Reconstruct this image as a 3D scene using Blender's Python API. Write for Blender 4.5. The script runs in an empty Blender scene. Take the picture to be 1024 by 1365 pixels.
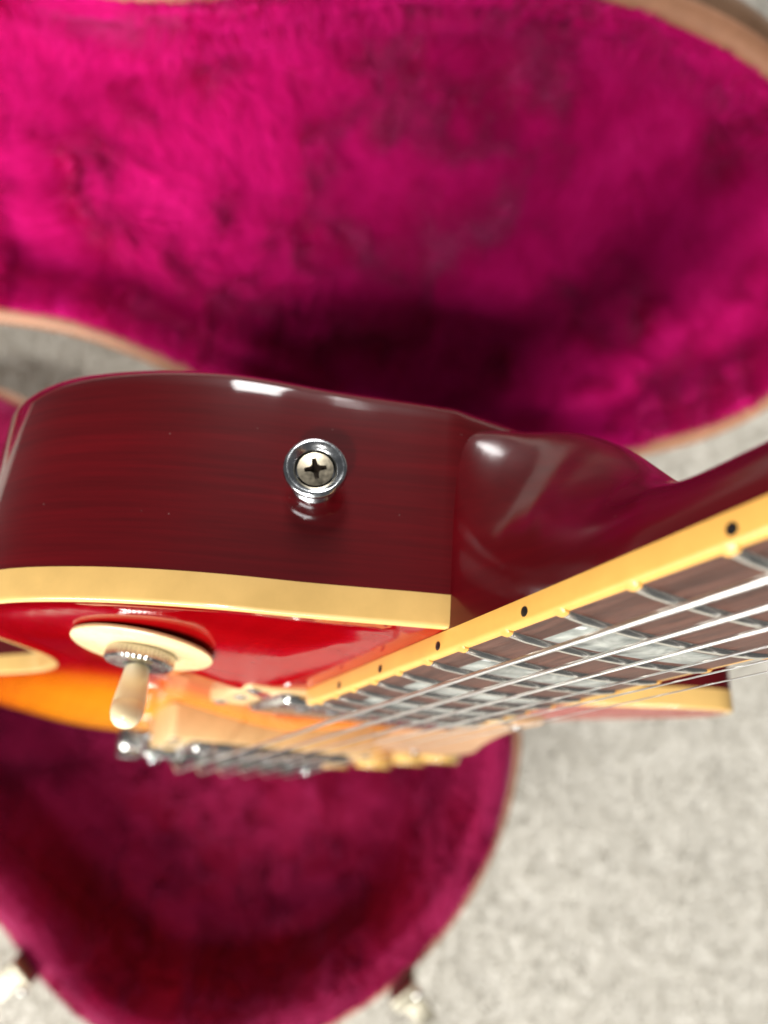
import bpy, bmesh, math, random
import numpy as np
from mathutils import Vector, Matrix, noise as mnoise
from mathutils.geometry import delaunay_2d_cdt

random.seed(7)
rng = np.random.default_rng(7)
scene = bpy.context.scene
col = scene.collection

# ------------------------------------------------------------------ camera, light, exposure
CAM_H = 0.60                                   # camera height above the carpet (m)
FPX = 950.0                                     # focal length in pixels of the 1024x1365 photograph
cam_data = bpy.data.cameras.new("camera")
cam_data.sensor_width = 36.0
cam_data.lens = 36.0 * FPX / 1365.0
cam_data.clip_start = 0.005
cam_data.clip_end = 50.0
cam_data.dof.use_dof = True
cam_data.dof.focus_distance = 0.143
cam_data.dof.aperture_fstop = 7.4
cam = bpy.data.objects.new("camera", cam_data)
cam.location = (0, 0, CAM_H)                    # looks straight down at the carpet
col.objects.link(cam)
scene.camera = cam

world = bpy.data.worlds.new("World")
scene.world = world
world.use_nodes = True
world.node_tree.nodes["Background"].inputs[0].default_value = (0.95, 0.97, 1.0, 1)
world.node_tree.nodes["Background"].inputs[1].default_value = 0.10

def area_light(name, loc, target, sx, sy, power, color):
    ld = bpy.data.lights.new(name, 'AREA')
    ld.shape = 'RECTANGLE'; ld.size = sx; ld.size_y = sy
    ld.energy = power; ld.color = color
    o = bpy.data.objects.new(name, ld)
    o.location = loc
    o.rotation_euler = (Vector(target) - Vector(loc)).to_track_quat('-Z', 'Y').to_euler()
    col.objects.link(o)
    return o
area_light("window_light", (-1.05, -1.85, 1.30), (0, 0, 0.2), 1.9, 1.0, 128, (1.0, 0.985, 0.95))
area_light("doorway_light", (-0.02, 2.5, 1.05), (0, 0, 0.6), 0.55, 1.9, 70, (1.0, 0.985, 0.96))
area_light("ceiling_lamp", (-0.30, -0.7, 2.2), (0, 0, 0.1), 0.18, 0.18, 18, (1.0, 0.95, 0.88))

scene.view_settings.view_transform = 'Standard'
scene.view_settings.look = 'None'
scene.view_settings.exposure = 0.0
scene.view_settings.gamma = 1.0
scene.cycles.max_bounces = 7
scene.cycles.diffuse_bounces = 3
scene.cycles.glossy_bounces = 4

# ------------------------------------------------------------------ helpers
def mesh_obj(name, verts, faces, mat, parent=None, smooth=True, sharp=None):
    me = bpy.data.meshes.new(name)
    me.from_pydata([tuple(v) for v in verts], [], faces)
    me.update()
    if smooth:
        me.polygons.foreach_set("use_smooth", [True] * len(me.polygons))
        if sharp is not None:
            me.set_sharp_from_angle(angle=math.radians(sharp))
    me.materials.append(mat)
    o = bpy.data.objects.new(name, me)
    col.objects.link(o)
    if parent is not None:
        o.parent = parent
    return o

def share(src, name, parent, matrix):
    o = bpy.data.objects.new(name, src.data)
    col.objects.link(o)
    o.parent = parent
    o.matrix_local = matrix
    return o

def fix_normals(o):
    bm = bmesh.new(); bm.from_mesh(o.data)
    bmesh.ops.recalc_face_normals(bm, faces=bm.faces)
    bm.to_mesh(o.data); bm.free()
    return o

def grid_faces(nr, nc, closed_c=True, offset=0):
    f = []
    for i in range(nr - 1):
        for j in range(nc if closed_c else nc - 1):
            k = (j + 1) % nc
            f.append((offset + i*nc + j, offset + i*nc + k, offset + (i+1)*nc + k, offset + (i+1)*nc + j))
    return f

def catmull(pts, n, closed=False):
    P = [np.array(p, float) for p in pts]
    out = []
    m = len(P)
    segs = m if closed else m - 1
    for i in range(segs):
        if closed:
            p0, p1, p2, p3 = P[(i-1) % m], P[i], P[(i+1) % m], P[(i+2) % m]
        else:
            p1, p2 = P[i], P[i+1]
            p0 = P[i-1] if i else 2*p1 - p2
            p3 = P[i+2] if i + 2 < m else 2*p2 - p1
        # centripetal-like knot spacing
        def tj(ti, a, b): return ti + max(np.linalg.norm(b - a), 1e-9) ** 0.5
        t0 = 0; t1 = tj(t0, p0, p1); t2 = tj(t1, p1, p2); t3 = tj(t2, p2, p3)
        for k in range(n):
            t = t1 + (t2 - t1) * k / n
            A1 = (t1-t)/(t1-t0)*p0 + (t-t0)/(t1-t0)*p1
            A2 = (t2-t)/(t2-t1)*p1 + (t-t1)/(t2-t1)*p2
            A3 = (t3-t)/(t3-t2)*p2 + (t-t2)/(t3-t2)*p3
            B1 = (t2-t)/(t2-t0)*A1 + (t-t0)/(t2-t0)*A2
            B2 = (t3-t)/(t3-t1)*A2 + (t-t1)/(t3-t1)*A3
            out.append((t2-t)/(t2-t1)*B1 + (t-t1)/(t2-t1)*B2)
    if not closed:
        out.append(P[-1])
    return np.array(out)

def resample(P, step, closed=True):
    Q = np.vstack([P, P[:1]]) if closed else P
    L = np.r_[0, np.cumsum(np.linalg.norm(np.diff(Q, axis=0), axis=1))]
    n = max(3, int(round(L[-1] / step)))
    t = np.linspace(0, L[-1], n + 1)
    R = np.stack([np.interp(t, L, Q[:, k]) for k in range(Q.shape[1])], 1)
    return R[:-1] if closed else R

def poly_normals(P):
    """unit outward normals of a closed counter-clockwise polygon"""
    d = np.roll(P, -1, 0) - np.roll(P, 1, 0)
    n = np.stack([d[:, 1], -d[:, 0]], 1)
    n /= np.linalg.norm(n, axis=1)[:, None] + 1e-12
    return n

def area2(P):
    x, y = P[:, 0], P[:, 1]
    return 0.5 * np.sum(x*np.roll(y, -1) - y*np.roll(x, -1))

def dist_to_poly(Q, P):
    A = P; Bv = np.roll(P, -1, 0) - P
    best = np.full(len(Q), 1e9)
    for a, b in zip(A, Bv):
        t = np.clip(((Q - a) @ b) / (b @ b + 1e-18), 0, 1)
        dd = np.hypot(Q[:, 0] - a[0] - t*b[0], Q[:, 1] - a[1] - t*b[1])
        best = np.minimum(best, dd)
    return best

def inside_poly(Q, P):
    x, y = Q[:, 0], Q[:, 1]
    c = np.zeros(len(Q), bool)
    x1, y1 = P[:, 0], P[:, 1]
    x2, y2 = np.roll(x1, -1), np.roll(y1, -1)
    for a, b, cc, d in zip(x1, y1, x2, y2):
        m = (b > y) != (d > y)
        c ^= m & (x < (cc - a) * (y - b) / (d - b + 1e-18) + a)
    return c

def fill_poly(P, step, margin):
    """triangulate a polygon with an even spread of inner points; returns 2-D verts (first len(P) are P) and faces"""
    lo, hi = P.min(0), P.max(0)
    gx, gy = np.meshgrid(np.arange(lo[0], hi[0], step), np.arange(lo[1], hi[1], step))
    gx[1::2] += step / 2
    G = np.stack([gx.ravel(), gy.ravel()], 1)
    G = G[inside_poly(G, P)]
    d = dist_to_poly(G, P)
    G = G[d > margin]
    V = np.vstack([P, G])
    n = len(P)
    vs, es, fs_, ov, oe, of = delaunay_2d_cdt([Vector(v) for v in V], [(i, (i+1) % n) for i in range(n)], [list(range(n))], 1, 1e-9)
    vv = np.array([tuple(v) for v in vs])
    return vv, [tuple(f) for f in fs_]

class Noise2:
    def __init__(self, seed):
        r = np.random.default_rng(seed); self.t = r.random((64, 64))
    def __call__(self, x, y):
        xi, yi = np.floor(x).astype(int), np.floor(y).astype(int)
        fx, fy = x - xi, y - yi
        fx = fx*fx*(3 - 2*fx); fy = fy*fy*(3 - 2*fy)
        t = self.t
        a = t[xi % 64, yi % 64]; b = t[(xi+1) % 64, yi % 64]
        c = t[xi % 64, (yi+1) % 64]; d = t[(xi+1) % 64, (yi+1) % 64]
        return (a*(1-fx) + b*fx)*(1-fy) + (c*(1-fx) + d*fx)*fy
    def fbm(self, x, y, o=4):
        s = 0; a = .5; 
        for k in range(o):
            s = s + a*self(x*2**k + 13.7*k, y*2**k + 5.1*k); a *= .5
        return s / (1 - .5**o)

def lathe(profile, n=32, axis_matrix=None):
    """profile: list of (r, h). closed surface of revolution about +Z"""
    V = []
    for r, h in profile:
        for j in range(n):
            a = 2*math.pi*j/n
            V.append((r*math.cos(a), r*math.sin(a), h))
    F = grid_faces(len(profile), n)
    F.append(tuple(reversed(range(n))))
    b = (len(profile)-1)*n
    F.append(tuple(range(b, b+n)))
    if axis_matrix is not None:
        V = [tuple(axis_matrix @ Vector(v)) for v in V]
    return V, F

def box_vf(x0, x1, y0, y1, z0, z1, bev=0.0):
    """box with rounded top edges and vertical edges: rings of a rounded rectangle"""
    bev = min(bev, (x1-x0)*.45, (y1-y0)*.45)
    def ring(ins, z):
        r = max(bev - ins, 1e-5)
        pts = []
        for cx, cy, a0 in ((x1-bev, y1-bev, 0), (x0+bev, y1-bev, 90), (x0+bev, y0+bev, 180), (x1-bev, y0+bev, 270)):
            for k in range(4):
                a = math.radians(a0 + 30*k)
                pts.append((cx + r*math.cos(a), cy + r*math.sin(a), z))
        return pts
    b2 = min(bev, (z1-z0)*.45)
    rings = [ring(0, z0), ring(0, z1-b2), ring(bev*.3, z1-b2*.3), ring(bev*.85, z1)]
    V = [p for r in rings for p in r]
    F = grid_faces(4, 16)
    F.append(tuple(reversed(range(16)))); F.append(tuple(range(48, 64)))
    return V, F

def plate_vf(P, z0, z1, bev=0.0004):
    """extruded polygon (CCW) with a small chamfer at the top edge"""
    n = len(P); N = poly_normals(P)
    rings = [(0, z0), (0, z1-bev), (bev, z1)]
    V = []
    for ins, z in rings:
        for p, q in zip(P, N):
            V.append((p[0]-q[0]*ins, p[1]-q[1]*ins, z))
    F = grid_faces(3, n)
    F.append(tuple(reversed(range(n)))); F.append(tuple(range(2*n, 3*n)))
    return V, F

def tube_vf(path, r, n=8, closed=False):
    P = [Vector(p) for p in path]
    m = len(P); V = []
    up = Vector((0.13, 0.21, 0.97))
    for i, p in enumerate(P):
        a = P[(i-1) % m] if (closed or i) else p
        b = P[(i+1) % m] if (closed or i < m-1) else p
        t = (b - a).normalized()
        s = t.cross(up).normalized(); q = s.cross(t)
        rr = r[i] if hasattr(r, '__len__') else r
        for j in range(n):
            an = 2*math.pi*j/n
            V.append(tuple(p + (s*math.cos(an) + q*math.sin(an))*rr))
    F = grid_faces(m, n)
    if closed:
        F += [((m-1)*n + j, (m-1)*n + (j+1) % n, (j+1) % n, j) for j in range(n)]
    else:
        F.append(tuple(reversed(range(n)))); F.append(tuple(range((m-1)*n, m*n)))
    return V, F

# ------------------------------------------------------------------ materials
def new_mat(name):
    m = bpy.data.materials.new(name); m.use_nodes = True
    return m, m.node_tree, m.node_tree.nodes["Principled BSDF"]

def simple_mat(name, color, rough=.5, metal=0, coat=0, coat_rough=.05, spec=.5, noise_scale=0, noise_amt=0, bump=0, bump_scale=200, sss=0, aniso=None):
    m, nt, b = new_mat(name)
    b.inputs["Base Color"].default_value = (*color, 1)
    b.inputs["Roughness"].default_value = rough
    b.inputs["Metallic"].default_value = metal
    b.inputs["Coat Weight"].default_value = coat
    b.inputs["Coat Roughness"].default_value = coat_rough
    b.inputs["Specular IOR Level"].default_value = spec
    if sss:
        b.inputs["Subsurface Weight"].default_value = sss
        b.inputs["Subsurface Radius"].default_value = (.003, .0015, .0006)
        b.inputs["Subsurface Scale"].default_value = 1.0
    tc = nt.nodes.new("ShaderNodeTexCoord")
    if noise_amt:
        n = nt.nodes.new("ShaderNodeTexNoise"); n.inputs["Scale"].default_value = noise_scale
        n.inputs["Detail"].default_value = 6; n.inputs["Roughness"].default_value = .65
        nt.links.new(tc.outputs["Object"], n.inputs["Vector"])
        r = nt.nodes.new("ShaderNodeMapRange")
        r.inputs[1].default_value = .3; r.inputs[2].default_value = .7
        r.inputs[3].default_value = 1 - noise_amt; r.inputs[4].default_value = 1 + noise_amt*.6
        nt.links.new(n.outputs["Fac"], r.inputs[0])
        mx = nt.nodes.new("ShaderNodeVectorMath"); mx.operation = 'SCALE'
        mx.inputs[0].default_value = color
        nt.links.new(r.outputs[0], mx.inputs["Scale"])
        nt.links.new(mx.outputs[0], b.inputs["Base Color"])
        rr = nt.nodes.new("ShaderNodeMapRange")
        rr.inputs[1].default_value = .3; rr.inputs[2].default_value = .7
        rr.inputs[3].default_value = max(rough - .08, 0.02); rr.inputs[4].default_value = rough + .1
        nt.links.new(n.outputs["Fac"], rr.inputs[0])
        nt.links.new(rr.outputs[0], b.inputs["Roughness"])
    if bump:
        n2 = nt.nodes.new("ShaderNodeTexNoise"); n2.inputs["Scale"].default_value = bump_scale
        n2.inputs["Detail"].default_value = 4
        nt.links.new(tc.outputs["Object"], n2.inputs["Vector"])
        bp = nt.nodes.new("ShaderNodeBump"); bp.inputs["Strength"].default_value = bump
        bp.inputs["Distance"].default_value = .001
        nt.links.new(n2.outputs["Fac"], bp.inputs["Height"])
        nt.links.new(bp.outputs[0], b.inputs["Normal"])
    return m

def lacquer_wood(name, c_lo, c_hi, grain=(30, 30, 900), streak=(7, 7, 120), coat=(.035, .09)):
    """transparent cherry lacquer over straight-grained wood"""
    m, nt, b = new_mat(name)
    tc = nt.nodes.new("ShaderNodeTexCoord")
    def noise(scale, detail, dist=0.0):
        mp = nt.nodes.new("ShaderNodeMapping"); mp.inputs["Scale"].default_value = scale
        n = nt.nodes.new("ShaderNodeTexNoise"); n.inputs["Scale"].default_value = 1; n.inputs["Detail"].default_value = detail
        n.inputs["Roughness"].default_value = .6; n.inputs["Distortion"].default_value = dist
        nt.links.new(tc.outputs["Object"], mp.inputs["Vector"]); nt.links.new(mp.outputs[0], n.inputs["Vector"])
        return n
    n1 = noise(grain, 5); n2 = noise(streak, 4, .6)
    mul = nt.nodes.new("ShaderNodeMath"); mul.operation = 'ADD'
    nt.links.new(n1.outputs["Fac"], mul.inputs[0]); nt.links.new(n2.outputs["Fac"], mul.inputs[1])
    ramp = nt.nodes.new("ShaderNodeMapRange")
    ramp.inputs[1].default_value = .7; ramp.inputs[2].default_value = 1.3
    nt.links.new(mul.outputs[0], ramp.inputs[0])
    mix = nt.nodes.new("ShaderNodeMix"); mix.data_type = 'RGBA'
    mix.inputs["A"].default_value = (*c_lo, 1); mix.inputs["B"].default_value = (*c_hi, 1)
    nt.links.new(ramp.outputs[0], mix.inputs["Factor"])
    vo = nt.nodes.new("ShaderNodeTexVoronoi"); vo.inputs["Scale"].default_value = 150
    nt.links.new(tc.outputs["Object"], vo.inputs["Vector"])
    sp1 = nt.nodes.new("ShaderNodeMath"); sp1.operation = 'LESS_THAN'; sp1.inputs[1].default_value = .028
    nt.links.new(vo.outputs["Distance"], sp1.inputs[0])
    dust = nt.nodes.new("ShaderNodeMix"); dust.data_type = 'RGBA'; dust.inputs["B"].default_value = (.5, .3, .28, 1)
    sp2 = nt.nodes.new("ShaderNodeMath"); sp2.operation = 'MULTIPLY'; sp2.inputs[1].default_value = .22
    nt.links.new(sp1.outputs[0], sp2.inputs[0]); nt.links.new(sp2.outputs[0], dust.inputs["Factor"])
    nt.links.new(mix.outputs["Result"], dust.inputs["A"])
    nt.links.new(dust.outputs["Result"], b.inputs["Base Color"])
    b.inputs["Roughness"].default_value = .42
    b.inputs["Specular IOR Level"].default_value = .1
    b.inputs["Coat Weight"].default_value = 1.0
    b.inputs["Coat IOR"].default_value = 1.52
    # fine scuffs in the lacquer
    sc = nt.nodes.new("ShaderNodeTexNoise"); sc.inputs["Scale"].default_value = 90; sc.inputs["Detail"].default_value = 8
    nt.links.new(tc.outputs["Object"], sc.inputs["Vector"])
    rr = nt.nodes.new("ShaderNodeMapRange"); rr.inputs[1].default_value = .35; rr.inputs[2].default_value = .75
    rr.inputs[3].default_value = coat[0]; rr.inputs[4].default_value = coat[1]
    nt.links.new(sc.outputs["Fac"], rr.inputs[0]); nt.links.new(rr.outputs[0], b.inputs["Coat Roughness"])
    wv = nt.nodes.new("ShaderNodeTexNoise"); wv.inputs["Scale"].default_value = 28; wv.inputs["Detail"].default_value = 2
    nt.links.new(tc.outputs["Object"], wv.inputs["Vector"])
    bp = nt.nodes.new("ShaderNodeBump"); bp.inputs["Strength"].default_value = .12; bp.inputs["Distance"].default_value = .0006
    nt.links.new(wv.outputs["Fac"], bp.inputs["Height"]); nt.links.new(bp.outputs[0], b.inputs["Coat Normal"])
    return m

M_body = lacquer_wood("cherry_lacquer_mahogany", (.066, .0002, .0018), (.118, .0003, .0032))
M_neck = lacquer_wood("cherry_lacquer_neck", (.068, .0002, .002), (.105, .0003, .003), grain=(14, 260, 260), streak=(3, 60, 60), coat=(.13, .23))

def burst_mat():
    m = lacquer_wood("sunburst_maple_top", (.6, .6, .6), (1, 1, 1), grain=(12, 240, 30), streak=(120, 9, 9))
    nt = m.node_tree; b = nt.nodes["Principled BSDF"]
    at = nt.nodes.new("ShaderNodeAttribute"); at.attribute_name = "burst_radius"
    cr = nt.nodes.new("ShaderNodeValToRGB")
    e = cr.color_ramp.elements
    e[0].position = 0.0; e[0].color = (.82, .36, .03, 1)
    e[1].position = 1.0; e[1].color = (.25, .0005, .0025, 1)
    for p, c in ((.36, (.80, .24, .008, 1)), (.46, (.76, .15, .004, 1)), (.52, (.58, .025, .002, 1)), (.58, (.36, .0015, .002, 1))):
        k = e.new(p); k.color = c
    nt.links.new(at.outputs["Fac"], cr.inputs["Fac"])
    old = b.inputs["Base Color"].links[0].from_socket
    mx = nt.nodes.new("ShaderNodeMix"); mx.data_type = 'RGBA'; mx.blend_type = 'MULTIPLY'; mx.inputs["Factor"].default_value = .55
    nt.links.new(cr.outputs["Color"], mx.inputs["A"]); nt.links.new(old, mx.inputs["B"])
    nt.links.new(mx.outputs["Result"], b.inputs["Base Color"])
    b.inputs["Roughness"].default_value = .6; b.inputs["Specular IOR Level"].default_value = .0
    return m
M_top = burst_mat()
M_bind = simple_mat("aged_cream_binding", (.73, .46, .15), .34, coat=.6, coat_rough=.1, noise_scale=45, noise_amt=.13, sss=.0)
M_fbind = simple_mat("aged_cream_fretboard_binding", (.74, .385, .085), .38, coat=.3, coat_rough=.12, noise_scale=90, noise_amt=.10)
M_cream = simple_mat("cream_plastic", (.86, .66, .34), .3, coat=.3, coat_rough=.1, noise_scale=160, noise_amt=.07)
M_tip = simple_mat("pale_cream_switch_tip", (.95, .82, .50), .3, coat=.3)
M_ring = simple_mat("cream_pickup_ring_plastic", (.74, .52, .25), .3, coat=.3, noise_scale=90, noise_amt=.08)
M_nickel = simple_mat("aged_nickel", (.72, .71, .68), .22, metal=1, noise_scale=300, noise_amt=.12)
M_chrome = simple_mat("bright_chrome", (.60, .62, .64), .2, metal=1, noise_scale=500, noise_amt=.12)
M_screw = simple_mat("worn_screw_nickel", (.54, .47, .35), .34, metal=1, noise_scale=900, noise_amt=.22)
M_recess = simple_mat("dark_screw_slot", (.035, .022, .012), .9)  # flat dark brown for the slot instead of the screw's metal
M_fret = simple_mat("fret_wire", (.88, .86, .80), .27, metal=1)
M_string = simple_mat("steel_string", (.74, .73, .71), .28, metal=1)
M_guard = simple_mat("peach_pickguard_plastic", (.42, .25, .135), .4, coat=.1, noise_scale=60, noise_amt=.12)  # darker and browner than the other cream plastics
M_gold = simple_mat("amber_knob_plastic", (.72, .50, .16), .2, coat=.8)
M_dot = simple_mat("black_side_dot", (.012, .010, .010), .35)
M_black = simple_mat("black_plastic", (.02, .02, .02), .4)
M_bone = simple_mat("bone_nut", (.8, .74, .6), .4)

def wound_string_mat():
    m, nt, b = new_mat("wound_nickel_string")
    b.inputs["Base Color"].default_value = (.70, .685, .66, 1); b.inputs["Metallic"].default_value = 1
    b.inputs["Roughness"].default_value = .3
    tc = nt.nodes.new("ShaderNodeTexCoord")
    w = nt.nodes.new("ShaderNodeTexWave"); w.wave_type = 'BANDS'; w.bands_direction = 'X'
    w.inputs["Scale"].default_value = 700
    nt.links.new(tc.outputs["Object"], w.inputs["Vector"])
    bp = nt.nodes.new("ShaderNodeBump"); bp.inputs["Strength"].default_value = .25; bp.inputs["Distance"].default_value = .00012
    nt.links.new(w.outputs["Fac"], bp.inputs["Height"]); nt.links.new(bp.outputs[0], b.inputs["Normal"])
    return m
M_wound = wound_string_mat()

def rosewood():
    m, nt, b = new_mat("rosewood")
    tc = nt.nodes.new("ShaderNodeTexCoord")
    mp = nt.nodes.new("ShaderNodeMapping"); mp.inputs["Scale"].default_value = (55, 900, 900)
    n = nt.nodes.new("ShaderNodeTexNoise"); n.inputs["Scale"].default_value = 1; n.inputs["Detail"].default_value = 6; n.inputs["Roughness"].default_value = .7
    nt.links.new(tc.outputs["Object"], mp.inputs[0]); nt.links.new(mp.outputs[0], n.inputs["Vector"])
    cr = nt.nodes.new("ShaderNodeValToRGB"); e = cr.color_ramp.elements
    e[0].position = .28; e[0].color = (.020, .007, .004, 1); e[1].position = .68; e[1].color = (.12, .046, .030, 1)
    k = e.new(.45); k.color = (.070, .026, .017, 1)
    nt.links.new(n.outputs["Fac"], cr.inputs[0]); nt.links.new(cr.outputs[0], b.inputs["Base Color"])
    b.inputs["Roughness"].default_value = .45
    bp = nt.nodes.new("ShaderNodeBump"); bp.inputs["Strength"].default_value = .35; bp.inputs["Distance"].default_value = .0003
    nt.links.new(n.outputs["Fac"], bp.inputs["Height"]); nt.links.new(bp.outputs[0], b.inputs["Normal"])
    return m
M_rose = rosewood()

def pearl():
    m, nt, b = new_mat("pearloid_inlay")
    tc = nt.nodes.new("ShaderNodeTexCoord")
    n = nt.nodes.new("ShaderNodeTexVoronoi"); n.inputs["Scale"].default_value = 160
    n2 = nt.nodes.new("ShaderNodeTexNoise"); n2.inputs["Scale"].default_value = 120; n2.inputs["Detail"].default_value = 4; n2.inputs["Distortion"].default_value = 2
    nt.links.new(tc.outputs["Object"], n.inputs["Vector"]); nt.links.new(tc.outputs["Object"], n2.inputs["Vector"])
    cr = nt.nodes.new("ShaderNodeValToRGB"); e = cr.color_ramp.elements
    e[0].position = .3; e[0].color = (.14, .15, .135, 1); e[1].position = .7; e[1].color = (.40, .415, .375, 1)
    nt.links.new(n2.outputs["Fac"], cr.inputs[0]); nt.links.new(cr.outputs[0], b.inputs["Base Color"])
    b.inputs["Roughness"].default_value = .25; b.inputs["Sheen Weight"].default_value = .2
    bp = nt.nodes.new("ShaderNodeBump"); bp.inputs["Strength"].default_value = .3; bp.inputs["Distance"].default_value = .0004
    nt.links.new(n.outputs["Distance"], bp.inputs["Height"]); nt.links.new(bp.outputs[0], b.inputs["Normal"])
    return m
M_pearl = pearl()

def plush_mat(name, c, tip, thru=.22):
    m, nt, b = new_mat(name)
    tc = nt.nodes.new("ShaderNodeTexCoord")
    n = nt.nodes.new("ShaderNodeTexNoise"); n.inputs["Scale"].default_value = 40; n.inputs["Detail"].default_value = 5
    nt.links.new(tc.outputs["Object"], n.inputs["Vector"])
    mx = nt.nodes.new("ShaderNodeMix"); mx.data_type = 'RGBA'
    mx.inputs["A"].default_value = (*c, 1); mx.inputs["B"].default_value = (*tip, 1)
    gi = nt.nodes.new("ShaderNodeNewGeometry")
    av = nt.nodes.new("ShaderNodeMath"); av.operation = 'MULTIPLY_ADD'; av.inputs[1].default_value = .7; av.inputs[2].default_value = -.1
    nt.links.new(gi.outputs["Random Per Island"], av.inputs[0])
    ad = nt.nodes.new("ShaderNodeMath"); ad.operation = 'MULTIPLY_ADD'; ad.inputs[1].default_value = .5; ad.use_clamp = True
    nt.links.new(n.outputs["Fac"], ad.inputs[0]); nt.links.new(av.outputs[0], ad.inputs[2])
    nt.links.new(ad.outputs[0], mx.inputs["Factor"]); nt.links.new(mx.outputs["Result"], b.inputs["Base Color"])
    b.inputs["Roughness"].default_value = .55
    b.inputs["Specular IOR Level"].default_value = .3
    b.inputs["Specular Tint"].default_value = (1, .25, .7, 1)
    b.inputs["Sheen Weight"].default_value = .6
    b.inputs["Sheen Tint"].default_value = (1, .22, .62, 1)
    b.inputs["Sheen Roughness"].default_value = .4
    tr = nt.nodes.new("ShaderNodeBsdfTranslucent"); nt.links.new(mx.outputs["Result"], tr.inputs["Color"])
    ms = nt.nodes.new("ShaderNodeMixShader"); ms.inputs[0].default_value = thru
    out = nt.nodes["Material Output"]
    nt.links.new(b.outputs[0], ms.inputs[1]); nt.links.new(tr.outputs[0], ms.inputs[2]); nt.links.new(ms.outputs[0], out.inputs["Surface"])
    return m
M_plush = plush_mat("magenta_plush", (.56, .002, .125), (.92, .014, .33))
M_plush_base = plush_mat("burgundy_plush", (.29, .009, .058), (.52, .022, .13), .2)  # base lining: darker, duller colour than the lid's plush
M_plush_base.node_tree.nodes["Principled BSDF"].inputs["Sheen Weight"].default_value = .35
M_tolex = simple_mat("brown_case_vinyl", (.20, .105, .055), .5, noise_scale=200, noise_amt=.2, bump=.4, bump_scale=900)
M_piping = simple_mat("tan_leather_edge", (.42, .20, .11), .5, noise_scale=120, noise_amt=.15, bump=.3, bump_scale=700)
M_brass = simple_mat("brass_plated_latch", (.40, .37, .29), .5, metal=1, noise_scale=200, noise_amt=.15)

def carpet_mat():
    m, nt, b = new_mat("pale_carpet")
    tc = nt.nodes.new("ShaderNodeTexCoord")
    n = nt.nodes.new("ShaderNodeTexNoise"); n.inputs["Scale"].default_value = 55; n.inputs["Detail"].default_value = 7; n.inputs["Roughness"].default_value = .7
    nt.links.new(tc.outputs["Object"], n.inputs["Vector"])
    cr = nt.nodes.new("ShaderNodeValToRGB"); e = cr.color_ramp.elements
    e[0].position = .32; e[0].color = (.54, .515, .455, 1); e[1].position = .66; e[1].color = (.63, .605, .545, 1)
    nt.links.new(n.outputs["Fac"], cr.inputs[0]); nt.links.new(cr.outputs[0], b.inputs["Base Color"])
    b.inputs["Roughness"].default_value = .95
    b.inputs["Sheen Weight"].default_value = .15
    return m
M_carpet = carpet_mat()

# ------------------------------------------------------------------ setting: carpet
def pile_object(name, P, N, lean, length, width, mat, parent):
    """thin upright blades (one triangle pair each) rooted at P"""
    n = len(P)
    tip = P + (N + lean) / np.linalg.norm(N + lean, axis=1)[:, None] * length[:, None]
    dr = N + lean
    dr /= np.linalg.norm(dr, axis=1)[:, None]
    side = np.cross(dr, N) + rng.normal(size=(n, 3))*.16     # the blades lie over like brushed nap
    side /= np.linalg.norm(side, axis=1)[:, None] + 1e-9
    V = np.empty((n, 3, 3), np.float32)
    V[:, 0] = P - side*width; V[:, 1] = P + side*width; V[:, 2] = tip
    me = bpy.data.meshes.new(name)
    me.vertices.add(3*n); me.vertices.foreach_set("co", V.ravel())
    me.loops.add(3*n); me.loops.foreach_set("vertex_index", np.arange(3*n, dtype=np.int32))
    me.polygons.add(n); me.polygons.foreach_set("loop_start", np.arange(0, 3*n, 3, dtype=np.int32))
    me.update(calc_edges=True); me.materials.append(mat)
    o = bpy.data.objects.new(name, me); col.objects.link(o)
    o.parent = parent; o["kind"] = "stuff"
    return o

NZ = Noise2(3); NZ2 = Noise2(11); NZ3 = Noise2(23)
def make_carpet():
    n = 160
    xs = np.linspace(-1.0, 1.0, n); gx, gy = np.meshgrid(xs, xs)
    gz = .004*(NZ.fbm(gx*40, gy*40, 3) - .5)
    V = np.stack([gx.ravel(), gy.ravel(), gz.ravel()], 1)
    floor = mesh_obj("carpet", V, grid_faces(n, n, closed_c=False), M_carpet)
    floor["kind"] = "structure"
    floor["label"] = "pale grey beige carpet floor"
    N = 400000
    P = np.stack([np.clip(rng.uniform(-.5, .6, N) + rng.normal(size=N)*.10, -.99, .99), np.clip(rng.uniform(-.6, .47, N) + rng.normal(size=N)*.10, -.99, .99), np.zeros(N)], 1)
    P[:, 2] = .004*(NZ.fbm(P[:, 0]*40, P[:, 1]*40, 3) - .5) - .0005
    nn = np.tile([0, 0, 1.0], (N, 1))
    ln = np.stack([NZ2.fbm(P[:, 0]*22, P[:, 1]*22, 3) - .5, NZ3.fbm(P[:, 0]*22, P[:, 1]*22, 3) - .5, np.zeros(N)], 1)*.5
    ln += rng.normal(size=(N, 3))*.10
    pile_object("carpet_pile", P, nn, ln, rng.uniform(.0022, .0038, N), .0010, M_carpet, floor)
make_carpet()

# ------------------------------------------------------------------ the case
def cam_to_world(q):
    return Vector((q[0], -q[1], CAM_H - q[2]))

case = bpy.data.objects.new("guitar_case", None)
col.objects.link(case)
case.location = (-.12, -.12, 0)
case["label"] = "open hard guitar case lined with magenta plush, lying open on the pale carpet"
case["category"] = "guitar case"
case_inv = Matrix.Translation(-case.location)

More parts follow.
